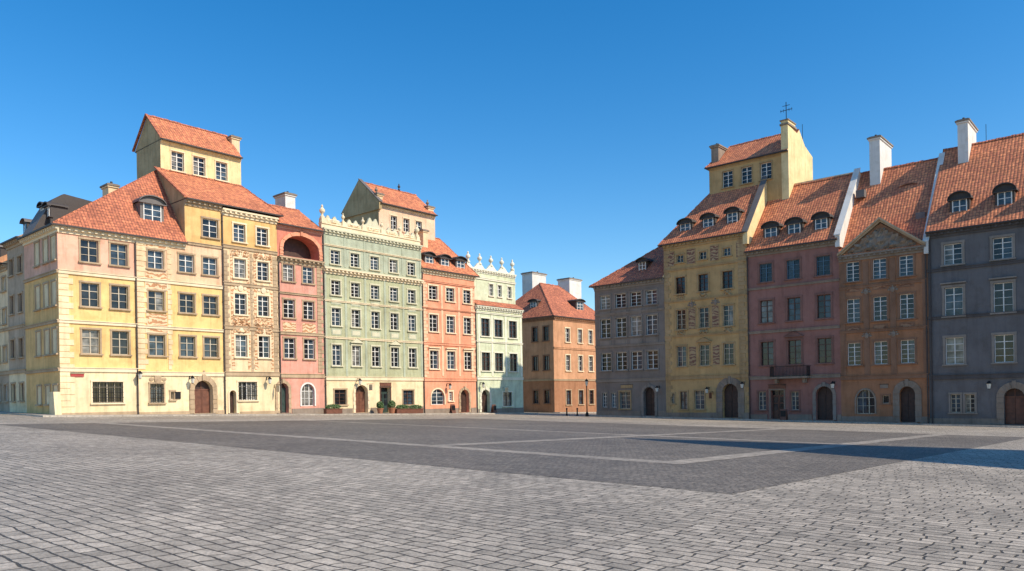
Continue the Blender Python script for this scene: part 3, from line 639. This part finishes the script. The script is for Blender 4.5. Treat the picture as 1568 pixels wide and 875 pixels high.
# --- gold house, tower
H=townhouse('golden_townhouse',FR,1020,1147,1078,366,[(385,397),(420,446),(471,502),(528,560)],[1043,1078,1115],15,
   [(999,'gold_plaster')],[(408,.15),(458,.12),(513,.15),(578,.35)],
   [('win',1047,600,627,11,dict(frame='brown_paint')),('win',1071,598,627,15,dict(frame='cream_paint')),('arch',1118,588,640,24,dict(door='dark_wood',surr='grey_stone',sw=.7)),('win',1030,603,618,6)],'gold_trim','cream_paint',dep=11,nh=4,framerow={1:'brown_paint'},hoods={(3,1):'ped'})
for (ya,yb_) in ((448,457),(504,512)):
    for cx in (1043,1078,1115): relief(H,FR,U(FR,cx-6),U(FR,cx+6),H.z(yb_),H.z(ya),'gold_trim',.22,3)
for cx in (1060,1096): panel(H,FR,U(FR,cx-5),U(FR,cx+5),H.z(502),H.z(470),'sgraffito_dark','gold_trim',.03); cartouche(H,FR,U(FR,cx),H.z(465),.4,'grey_stone')
for cx in (1060,1096): panel(H,FR,U(FR,cx-5),U(FR,cx+5),H.z(560),H.z(530),'sgraffito_dark',None,.03)
for cx in (1028,1060,1096,1136): panel(H,FR,U(FR,cx-6),U(FR,cx+6),H.z(401),H.z(379),'sgraffito_dark','gold_trim',.03)
quoins(H,FR,H.u0,H.u0+.8,H.zb,H.ze-.6,'gold_trim',.45); quoins(H,FR,H.u1-1.0,H.u1-.01,H.zb,H.ze-.6,'gold_trim',.45)
zr=Z(FR,1207,268,-5.5); roof(H,FR,H.u0,H.u1,11,H.ze,zr,-5.5,3.5,0,gm='gold_plaster')
for x,yb_ in ((1050,362),(1085,354),(1122,345)): dormer(H,FR,x,yb_,-.9,20,20,'tin_dark',rise=.55)
f=FR.shift(-5.0); tu0,tu1=U(f,1086,270),U(f,1208,260); tz1=Z(f,1086,258); tz0=H.ze+1
ops=[]
for cx in (1114,1143,1173):
    uc=U(f,cx,268); ops.append(dict(kind='win',u0=uc-.62,u1=uc+.62,z0=Z(f,1114,287),z1=Z(f,1114,262),nh=4,surr='gold_trim',sw=.1,frame='white_paint'))
facade(H,f,tu0,tu1,tz0,tz1,ops,[(0,'gold_plaster')]); sidewalls(H,f,tu0,tu1,tz0,tz1,7,'tower_yellow'); cornice(H,f,tu0,tu1,tz1,'gold_trim',.3,.35)
zr2=Z(f,1196,205,-3.0); roof(H,f,tu0,tu1,6.5,tz1,zr2,-3.2,1.2,0,over=.35,gm='tower_yellow')
zt=Z(f,1205,184,.1); u_=tu1
H.p('party_wall').prof(f,u_-.75,u_+.02,[(.15,tz0-2.5),(.15,zt-.5),(-3.2,zt-.9),(-3.3,zt-1.2),(-7.2,zt-2.4),(-7.2,tz0-4)],'tower_yellow')
H.p('chimney').box(f,u_-.85,u_+.12,zt-.5,zt-.3,-2.2,.25,'grey_stone'); H.p('chimney').box(f,u_-.75,u_+.02,zt-.298,zt,-2.0,.1,'tower_yellow'); H.p('chimney').box(f,u_-.85,u_+.1,zt+.002,zt+.12,-2.1,.2,'grey_stone')
chimney(H,f,1089,1100,222,-.5,2.2,tz1,'grey_stone',2)
firewall(H,FR,H.u1,.5,H.ze-.5,zr,-5.5,11,'tower_yellow',.4)
A=H.p('antenna'); c=(u_-.4,zt)
A.box(f,c[0]-.03,c[0]+.03,c[1],c[1]+2.2,-.6,-.53,'iron'); A.box(f,c[0]-.65,c[0]+.65,c[1]+1.3,c[1]+1.35,-.6,-.54,'iron'); A.box(f,c[0]-.4,c[0]+.4,c[1]+1.8,c[1]+1.84,-.6,-.54,'iron')
for k in (-.6,-.3,.3,.6): A.box(f,c[0]+k-.015,c[0]+k+.015,c[1]+1.15,c[1]+1.5,-.62,-.58,'iron')
A.box(f,u_-.3,u_-.26,zt-1,zt+.9,-5,-4.95,'iron')
H.done()
# --- mauve house
H=townhouse('mauve_townhouse',FR,1147,1288,1216,376,[(398,427),(456,491),(521,558)],[1174,1216,1262],20,
   [(999,'mauve_plaster')],[(437,.15),(506,.2),(578,.3)],
   [('win',1167,600,628,12,dict(frame='cream_paint')),('door',1190,598,644,20,dict(surr='grey_stone',glazed=True,door='brown_wood')),('win',1217,600,628,12,dict(frame='cream_paint')),('arch',1262,592,645,26,dict(door='dark_wood',surr='slate_trim'))],'mauve_trim','brown_paint',dep=11,nh=4,framerow={0:'blue_paint'},hoods={(2,1):'ped'},strm='grey_stone',cornm='grey_stone',sw=.2)
zr=Z(FR,1270,274,-6.3); roof(H,FR,H.u0,H.u1,12,H.ze,zr,-6.3,0,0,gm='cream_plaster')
H.p('roof').box(FR,H.u0+.3,H.u1-.3,zr-1.2,zr+.25,-6.9,-6.4,'cream_plaster')
for x,yb_ in ((1181,372),(1217,366),(1258,358)): dormer(H,FR,x,yb_,-.8,24,24,'tin_dark',rise=.6)
firewall(H,FR,H.u1,.45,H.ze,zr,-6.3,12,'white_plaster',.3)
B=H.p('balcony'); ub=U(FR,1213,560); zf=Z(FR,1213,577)
B.box(FR,ub-1.9,ub+1.9,zf-.18,zf,.12,1.2,'grey_stone')
for k in (-1.4,1.4): B.box(FR,ub+k-.12,ub+k+.12,zf-.65,zf-.182,.1,.8,'grey_stone')
for i in range(27):
    u=ub-1.85+3.7*i/26; B.box(FR,u-.015,u+.015,zf,zf+1.0,1.13,1.16,'iron')
for w in [.2+.13*i for i in range(8)]:
    for uu in (ub-1.86,ub+1.86): B.box(FR,uu-.015,uu+.015,zf,zf+1.0,w,w+.03,'iron')
B.box(FR,ub-1.9,ub+1.9,zf+1.0,zf+1.05,1.11,1.18,'iron')
for uu in (ub-1.87,ub+1.87): B.box(FR,uu-.03,uu+.03,zf+1.0,zf+1.05,.08,1.1,'iron')
pipe(H,FR,H.u0+.1,H.zb,H.ze-.5); H.done()
# --- brown house with pediment
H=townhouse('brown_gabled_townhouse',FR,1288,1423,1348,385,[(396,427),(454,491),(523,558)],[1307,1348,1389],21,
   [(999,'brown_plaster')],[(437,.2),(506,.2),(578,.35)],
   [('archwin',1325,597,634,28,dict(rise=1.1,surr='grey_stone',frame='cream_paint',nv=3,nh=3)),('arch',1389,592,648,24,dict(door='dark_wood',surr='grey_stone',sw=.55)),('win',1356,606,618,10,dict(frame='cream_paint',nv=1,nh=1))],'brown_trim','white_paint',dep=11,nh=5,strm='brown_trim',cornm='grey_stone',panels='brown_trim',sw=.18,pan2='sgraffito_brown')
for x in (1291,1327,1368,1418): H.p('trim').box(FR,U(FR,x)-.25,U(FR,x)+.25,H.z(574),H.z(398),-.01,.05,'brown_trim')
for x in (1327,1368): 
    for y in (445,513): cartouche(H,FR,U(FR,x),H.z(y),.35,'grey_stone')
uc=(H.u0+H.u1)/2; zp=Z(FR,1350,337); T=H.p('pediment'); e=.2
T.face([FR.P(H.u0+e,H.ze,.1),FR.P(H.u1-e,H.ze,.1),FR.P(uc,zp-.3,.1)],'brown_plaster')
for s in (-1,1):
    a=(uc+s*(H.u1-H.u0)/2,H.ze); 
    def q(u,z,w): return FR.P(u,z,w)
    for w0,w1,t0,t1 in ((-.1,.35,-.2,0),(-.1,.55,0,.2)):
        A_=[(a[0],a[1]+t0),(uc,zp+t0),(uc,zp+t1),(a[0],a[1]+t1)]
        T.face([q(*p,w1) for p in A_],'stone_trim')
        for i in range(4):
            p_,r_=A_[i],A_[(i+1)%4]; T.face([q(*p_,w0),q(*r_,w0),q(*r_,w1),q(*p_,w1)],'stone_trim')
relief(H,FR.shift(.1),uc-3.2,uc+3.2,H.ze+.15,zp-.6,'grey_stone',.3,2.2,28,mask=lambda a,b: b<0.95*(1-abs(a-.5)*2))
cartouche(H,FR.shift(.12),uc,H.ze+1.1,.7,'stone_trim')
T.face([FR.P(H.u0,H.ze+.2,.5),FR.P(uc,zp+.2,.5),FR.P(uc,zp+.2,-4)],'tile_orange'); T.face([FR.P(H.u1,H.ze+.2,.5),FR.P(uc,zp+.2,.5),FR.P(uc,zp+.2,-4)],'tile_orange')
zr=Z(FR,1400,250,-6.8); roof(H,FR,H.u0,H.u1,13,H.ze,zr,-6.8,0,0,over=.2,gm='white_plaster')
wd=-5.0; f=FR.shift(wd); ux,zx=f.pix(1392,299)
D=H.p('dormers'); ap_=arcpts(ux-1.5,ux+1.5,zx+1.1,1.1,12)
D.face([f.P(*p,.05) for p in ap_],'tin_dark'); 
for i in range(len(ap_)-1): D.face([f.P(*ap_[i],.2),f.P(*ap_[i+1],.2),f.P(*ap_[i+1],-2),f.P(*ap_[i],-2)],'tile_red')
D.box(f,ux-.6,ux+.6,zx+.1,zx+.8,.06,.09,'glass_blue'); 
for k in (-.6,-.2,.2,.6): D.box(f,ux+k-.04,ux+k+.04,zx+.1,zx+.8,.095,.13,'white_paint')
for x_,y_,w_ in ((1318,300,-4.2),(1410,335,-2.2)):
    f=FR.shift(w_); ux,zx=f.pix(x_,y_); D.box(f,ux-.4,ux+.4,zx-.2,zx+.55,-.5,.25,'tin'); 
firewall(H,FR,H.u1,.35,H.ze,zr,-6.8,13,'white_plaster',.25)
chimney(H,FR,1331,1347,209,-5.5,4.2,zr-3,'white_plaster',4)
pipe(H,FR,H.u1-.1,H.zb,H.ze-.5); H.done()
# --- blue house
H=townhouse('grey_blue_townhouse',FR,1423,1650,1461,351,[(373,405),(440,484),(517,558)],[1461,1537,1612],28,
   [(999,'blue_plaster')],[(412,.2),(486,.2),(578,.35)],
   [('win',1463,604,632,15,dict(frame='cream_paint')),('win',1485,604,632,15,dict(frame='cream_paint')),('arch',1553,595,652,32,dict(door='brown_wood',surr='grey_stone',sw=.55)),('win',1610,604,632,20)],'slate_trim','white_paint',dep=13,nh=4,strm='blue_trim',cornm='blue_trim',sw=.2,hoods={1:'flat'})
zr=Z(FR,1540,211,-7.2); roof(H,FR,H.u0,H.u1,14,H.ze,zr,-7.2,0,0,gm='white_plaster')
for x,yb_ in ((1470,337),(1539,325),(1608,313)): dormer(H,FR,x,yb_,-1.0,30,32,'tin_dark',rise=.7)
chimney(H,FR,1466,1482,183,-5.5,4.0,zr-4.5,'white_plaster',4)
A=H.p('antenna'); f=FR.shift(-8); u_,z_=f.pix(1510,205); A.box(f,u_-.02,u_+.02,z_-1,z_+.9,0,.04,'iron')
pipe(H,FR,H.u0+.25,H.zb,H.ze-.5); H.done()
# ================================================================== far corner house
H=House('terracotta_townhouse'); zb=-2.5; ze=Z(FCR,849,484)
ops=[]
for cx in (869,888,904):
    uc=U(FCR,cx,520)
    for yt,yb_ in ((503,524),(544,568)): ops.append(dict(kind='win',u0=uc-.55,u1=uc+.55,z0=Z(FCR,869,yb_),z1=Z(FCR,869,yt),surr='cream_trim',nh=3))
    ops.append(dict(kind='win',u0=uc-.6,u1=uc+.6,z0=Z(FCR,869,620),z1=Z(FCR,869,598),surr='stone_trim',frame='brown_paint'))
facade(H,FCR,0,14,zb,ze,ops,[(Z(FCR,849,582),'terracotta_plaster'),(zb,'brown_plaster')]); cornice(H,FCR,0,14,ze,'terracotta_plaster')
ops=[]
for cx in (836,819):
    uc=U(FCL,cx,520)
    for yt,yb_ in ((500,522),(545,567),(598,618)): ops.append(dict(kind='win',u0=uc-.5,u1=uc+.5,z0=Z(FCL,836,yb_),z1=Z(FCL,836,yt),surr='brown_trim',frame='brown_paint',nh=3))
facade(H,FCL,-13,0,zb,ze,ops,[(Z(FCR,849,582),'terracotta_plaster'),(zb,'brown_plaster')]); cornice(H,FCL,-13,.4,ze,'brown_trim')
string(H,FCR,0,14,Z(FCR,849,582),'stone_trim'); string(H,FCL,-13,0.1,Z(FCR,849,582),'stone_trim'); string(H,FCR,0,14,Z(FCR,849,533),'terracotta_plaster')
H.p('walls').face([FCR.P(14,zb,0),FCR.P(14,ze,0),FCR.P(14,ze,-13),FCR.P(14,zb,-13)],'terracotta_plaster')
roof(H,FCR,0,14,13,ze,Z(FCR,846,437,-6.5),-6.5,5,4,m='tile_red')
dormer(H,FCR,888,476,-1.5,12,14,'tin_dark',rise=.4); dormer(H,FCL,817,478,-1.2,12,16,'tin_dark',rise=.4)
chimney(H,FCR,815,836,418,-10,2.2,ze+1,'white_plaster',3); chimney(H,FCR,872,890,427,-8,2.5,ze+2,'white_plaster',3)
H.done()
H=House('lane_townhouse'); ff=Frame((0,150),(1,0))
ops=[dict(kind='win',u0=u-.5,u1=u+.5,z0=zc,z1=zc+1.6,surr='stone_trim') for u in (-12,-8,-4,0,4,8,12,16,20) for zc in (1.5,5,8.5)]
facade(H,ff,-15,25,-3,12,ops,[(-3,'ochre_plaster')]); sidewalls(H,ff,-15,25,-3,12,10,'ochre_plaster'); roof(H,ff,-15,25,10,12,16,-5,0,0,m='tile_red'); cornice(H,ff,-15,25,12,'stone_trim'); H.done()
# ================================================================== house outside the frame, right (casts the plaza shadow)
A_=Vector((23.5,25.5,0)); dv=Vector((.5,-.866,0)); dd=Vector((.925,-.38,0)).normalized()
fo=Frame(A_,dv); H=House('beige_townhouse'); g0=G(A_.x,A_.y); ht=g0+18.0
ops=[dict(kind='win',u0=u-.6,u1=u+.6,z0=g0+zc,z1=g0+zc+2.0,surr='cream_trim') for u in (2,5,8,11,14,17,20) for zc in (1.2,5,8.8,12.6)]
facade(H,fo,0,22,g0-1.5,ht,ops,[(g0-9,'yellow_light')]); cornice(H,fo,0,22,ht,'cream_trim',.3)
C_,B_=A_+dd*16,A_+dv*22; D_=B_+dd*16
def v(p,z): return Vector((p.x,p.y,z))
W=H.p('walls')
for p,q in ((A_,C_),(C_,D_),(D_,B_)): W.face([v(p,g0-2),v(q,g0-2),v(q,ht),v(p,ht)],'yellow_light')
H.p('roof').face([v(A_,ht),v(B_,ht),v(D_,ht+.05),v(C_,ht+.05)],'tin'); H.done()
# ================================================================== GROUND
def single(name,fn):
    b=MB(); fn(b); return b.obj(name)
def mk(b):
    xs=[-1500,-70,80,1500]; ys=[-1500,-40,140,1500]
    for i in range(3):
        for j in range(3):
            b.face([Vector((x,y,G(x,y))) for x,y in ((xs[i],ys[j]),(xs[i+1],ys[j]),(xs[i+1],ys[j+1]),(xs[i],ys[j+1]))],'paving_setts')
single('ground',mk)
def patch(b,o,a,la,c,lc,dz,m):
    pts=[o,o+a*la,o+a*la+c*lc,o+c*lc]; b.face([Vector((p.x,p.y,G(p.x,p.y)+dz)) for p in pts],m)
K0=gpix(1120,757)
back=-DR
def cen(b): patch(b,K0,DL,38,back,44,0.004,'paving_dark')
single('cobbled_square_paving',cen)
def bands(b):
    q=gpix(1040,712); rel=q-K0; s=rel.dot(DL); t=rel.dot(back)
    w=.8
    l2=gpix(560,690)-K0; t2=l2.dot(back); l3=gpix(900,664)-K0; s3=l3.dot(DL)
    for s_ in (s,s3): patch(b,K0+DL*s_+back*t,DL,w,back,44-t,0.008,'paving_band')
    for t_ in (t,t2): patch(b,K0+back*t_+DL*s,back,w,DL,38-s,0.0115,'paving_band')
single('stone_paving_bands',bands)
def slab(b,fr,u0,u1,w0,w1,h,m,n=1):
    P=[(u0,w0),(u1,w0),(u1,w1),(u0,w1)]
    top=[fr.P(u,fr.g(u,w)+h,w) for u,w in P]; bot=[p-Vector((0,0,h+.1)) for p in top]
    b.face(top,m)
    for i in range(4): j=(i+1)%4; b.face([top[i],top[j],bot[j],bot[i]],m)
def sw(b):
    slab(b,FL,-2,U(FL,801),0.002,2.2,.12,'sidewalk_slab'); slab(b,FL,-2,U(FL,801),2.202,2.4,.125,'kerb_stone')
    slab(b,FR,-.5,U(FR,1650),0.002,2.0,.12,'sidewalk_slab'); slab(b,FR,-.5,U(FR,1650),2.002,2.2,.125,'kerb_stone')
    slab(b,FCR,-.5,14,0.002,1.4,.12,'sidewalk_slab'); slab(b,FS,-30,-.1,0.002,1.5,.12,'sidewalk_slab')
single('sidewalk',sw)
# ================================================================== small things
def lantern(fr,x,y):
    u,z=fr.pix(x,y); b=MB()
    b.box(fr,u-.03,u+.03,z+.3,z+.36,0,.7,'iron'); b.box(fr,u-.03,u+.03,z+.05,z+.3,.02,.07,'iron')
    c=fr.P(u,z-.3,.6); b.lathe(c,[(0,-.05),(.1,-.03),(.12,0)],'iron',6); b.lathe(c,[(.12,0),(.2,.42)],'lamp_glass',6); b.lathe(c,[(.24,.42),(.12,.56),(.04,.64),(0,.7)],'iron',6)
    b.obj('wall_lantern')
for fr,x,y in ((FL,408,583),(FL,546,585),(FL,735,590),(FR,1086,598),(FR,1140,590),(FR,1278,590),(FR,1516,590),(FL,210,575),(FL,290,582),(FL,684,592),(FR,1010,596)): lantern(fr,x,y)
def planter(fr,x,w,big=1.0,box=False):
    u,_=fr.pix(x,625,w); p=fr.P(u,0,w); g=G(p.x,p.y)+(.12 if w<2.2 else 0); c=Vector((p.x,p.y,g)); b=MB()
    if box: b.box(fr,u-1,u+1,g,g+.5,w-.25,w+.25,'brown_wood'); b.box(fr,u-1.04,u+1.04,g+.5,g+.55,w-.29,w+.29,'brown_wood')
    else: b.lathe(c,[(0,0),(.25*big,0),(.36*big,.5*big),(.4*big,.5*big),(.4*big,.58*big),(.3*big,.56*big),(0,.5*big)],'terracotta_pot',12)
    for i in range(420):
        v_=Vector((random.gauss(0,1),random.gauss(0,1),random.gauss(0,1))).normalized()*random.uniform(.4,1)**.5
        if box: q=c+fr.u*(v_.x*1.0)+fr.n*(v_.y*.35)+Vector((0,0,.72+v_.z*.28))
        else: q=c+Vector((v_.x*.4*big,v_.y*.4*big,.9*big+v_.z*.45*big))
        a=Vector((random.gauss(0,1),random.gauss(0,1),random.gauss(0,1))).normalized()*.09; d=a.orthogonal().normalized()*.06
        b.face([q-a,q+d,q+a,q-d],'leaf')
    b.obj('potted_plant')
planter(FL,510,1.4,1.0,True); planter(FL,636,1.4,1.0,True); planter(FL,582,1.3,1.0); planter(FL,600,1.3,1.1); planter(FL,616,1.4,1.0,True)
def menu(fr,x,w):
    u,_=fr.pix(x,625,w); p=fr.P(u,0,w); g=G(p.x,p.y)+(.12 if w<2.2 else 0); b=MB()
    b.prof(fr,u-.32,u+.32,[(w+.28,g),(w+.04,g+1.1),(w,g+1.1),(w+.24,g)],'brown_wood'); b.prof(fr,u-.32,u+.32,[(w-.28,g),(w-.04,g+1.1),(w-.002,g+1.1),(w-.24,g)],'brown_wood')
    b.box(fr,u-.25,u+.25,g+.35,g+.95,w+.2,w+.22,'iron'); b.obj('menu_board')
menu(FL,693,1.5); menu(FR,1200,1.4); menu(FL,756,1.5)
def sign(fr,x,y,w_,h_,m,name='shop_sign'):
    u,z=fr.pix(x,y); b=MB(); b.box(fr,u-w_/2,u+w_/2,z-h_/2,z+h_/2,.01,.09,m); b.box(fr,u-w_/2-.04,u+w_/2+.04,z+h_/2,z+h_/2+.04,.01,.12,'iron'); b.obj(name)
sign(FL,118,575,1.0,.22,'sign_red','street_sign'); sign(FL,272,606,.5,.6,'iron','info_plaque'); sign(FR,1354,592,.7,.35,'grey_stone','shop_sign'); sign(FL,590,589,1.6,.35,'brown_wood','shop_sign'); sign(FR,1190,592,1.8,.35,'brown_wood','shop_sign'); sign(FR,960,592,1.6,.35,'gold_trim','shop_sign')
def hsign(fr,x,y,m='cream_paint'):
    u,z=fr.pix(x,y); b=MB(); b.box(fr,u-.02,u+.02,z+.4,z+.44,0,1.1,'iron'); b.box(fr,u-.04,u+.04,z-.3,z+.34,.4,.95,m); b.box(fr,u-.02,u+.02,z+.1,z+.4,.02,.05,'iron'); b.obj('hanging_sign')
hsign(FL,562,594); hsign(FL,770,598); hsign(FR,1092,606,'brown_wood'); hsign(FL,420,596)
b=MB(); p=gpix(899,638); g=G(p.x,p.y); c=Vector((p.x,p.y,g))
b.lathe(c,[(.2,0),(.2,.3),(.12,.45),(.07,.6),(.05,3.4),(.09,3.45),(.04,3.6)],'iron',10); b.lathe(c+Vector((0,0,3.6)),[(.1,0),(.2,.5)],'lamp_glass',6); b.lathe(c+Vector((0,0,3.6)),[(.25,.5),(.12,.7),(0,.85)],'iron',6)
b.obj('street_lamp')
def boll(x,y):
    p=gpix(x,y); c=Vector((p.x,p.y,G(p.x,p.y))); b=MB(); b.lathe(c,[(.14,0),(.14,.1),(.09,.2),(.08,.75),(.12,.8),(.1,.92),(0,.98)],'iron',10); b.obj('bollard')
for x in (868,884): boll(x,637)
# ================================================================== WORLD / SUN / CAMERA
az=Vector((.87,-.49)).normalized(); el=math.radians(40)
w=bpy.data.worlds.new('World'); bpy.context.scene.world=w; w.use_nodes=True; t=w.node_tree
sk=t.nodes.new('ShaderNodeTexSky'); sk.sky_type='NISHITA'; sk.sun_disc=False; sk.sun_elevation=el; sk.sun_rotation=math.atan2(az.x,az.y)
sk.air_density=1.05; sk.dust_density=0.3; sk.ozone_density=2.5; sk.altitude=100
hs=t.nodes.new('ShaderNodeHueSaturation'); hs.inputs['Saturation'].default_value=1.42; hs.inputs['Value'].default_value=1.2; hs.inputs['Hue'].default_value=0.5; t.links.new(sk.outputs[0],hs.inputs['Color'])
t.links.new(hs.outputs[0],t.nodes['Background'].inputs[0]); t.nodes['Background'].inputs[1].default_value=0.15
s=bpy.data.lights.new('sun','SUN'); s.energy=5.0; s.angle=math.radians(.5); s.color=(1,.88,.70)
so=bpy.data.objects.new('sun',s); bpy.context.scene.collection.objects.link(so)
sd=Vector((az.x*math.cos(el),az.y*math.cos(el),math.sin(el))); so.rotation_euler=sd.to_track_quat('Z','Y').to_euler(); so.location=sd*200
cd=bpy.data.cameras.new('camera'); cd.sensor_width=36; cd.lens=36*F/1568; cd.shift_y=(HY-437.5)/1568; cd.clip_end=5000
co=bpy.data.objects.new('camera',cd); bpy.context.scene.collection.objects.link(co)
co.matrix_world=Matrix.Translation(CAM)@Matrix.Rotation(ROLL,4,'Y')@Matrix.Rotation(math.radians(90),4,'X')
bpy.context.scene.camera=co
vs=bpy.context.scene.view_settings; vs.view_transform='Standard'; vs.look='None'; vs.exposure=0
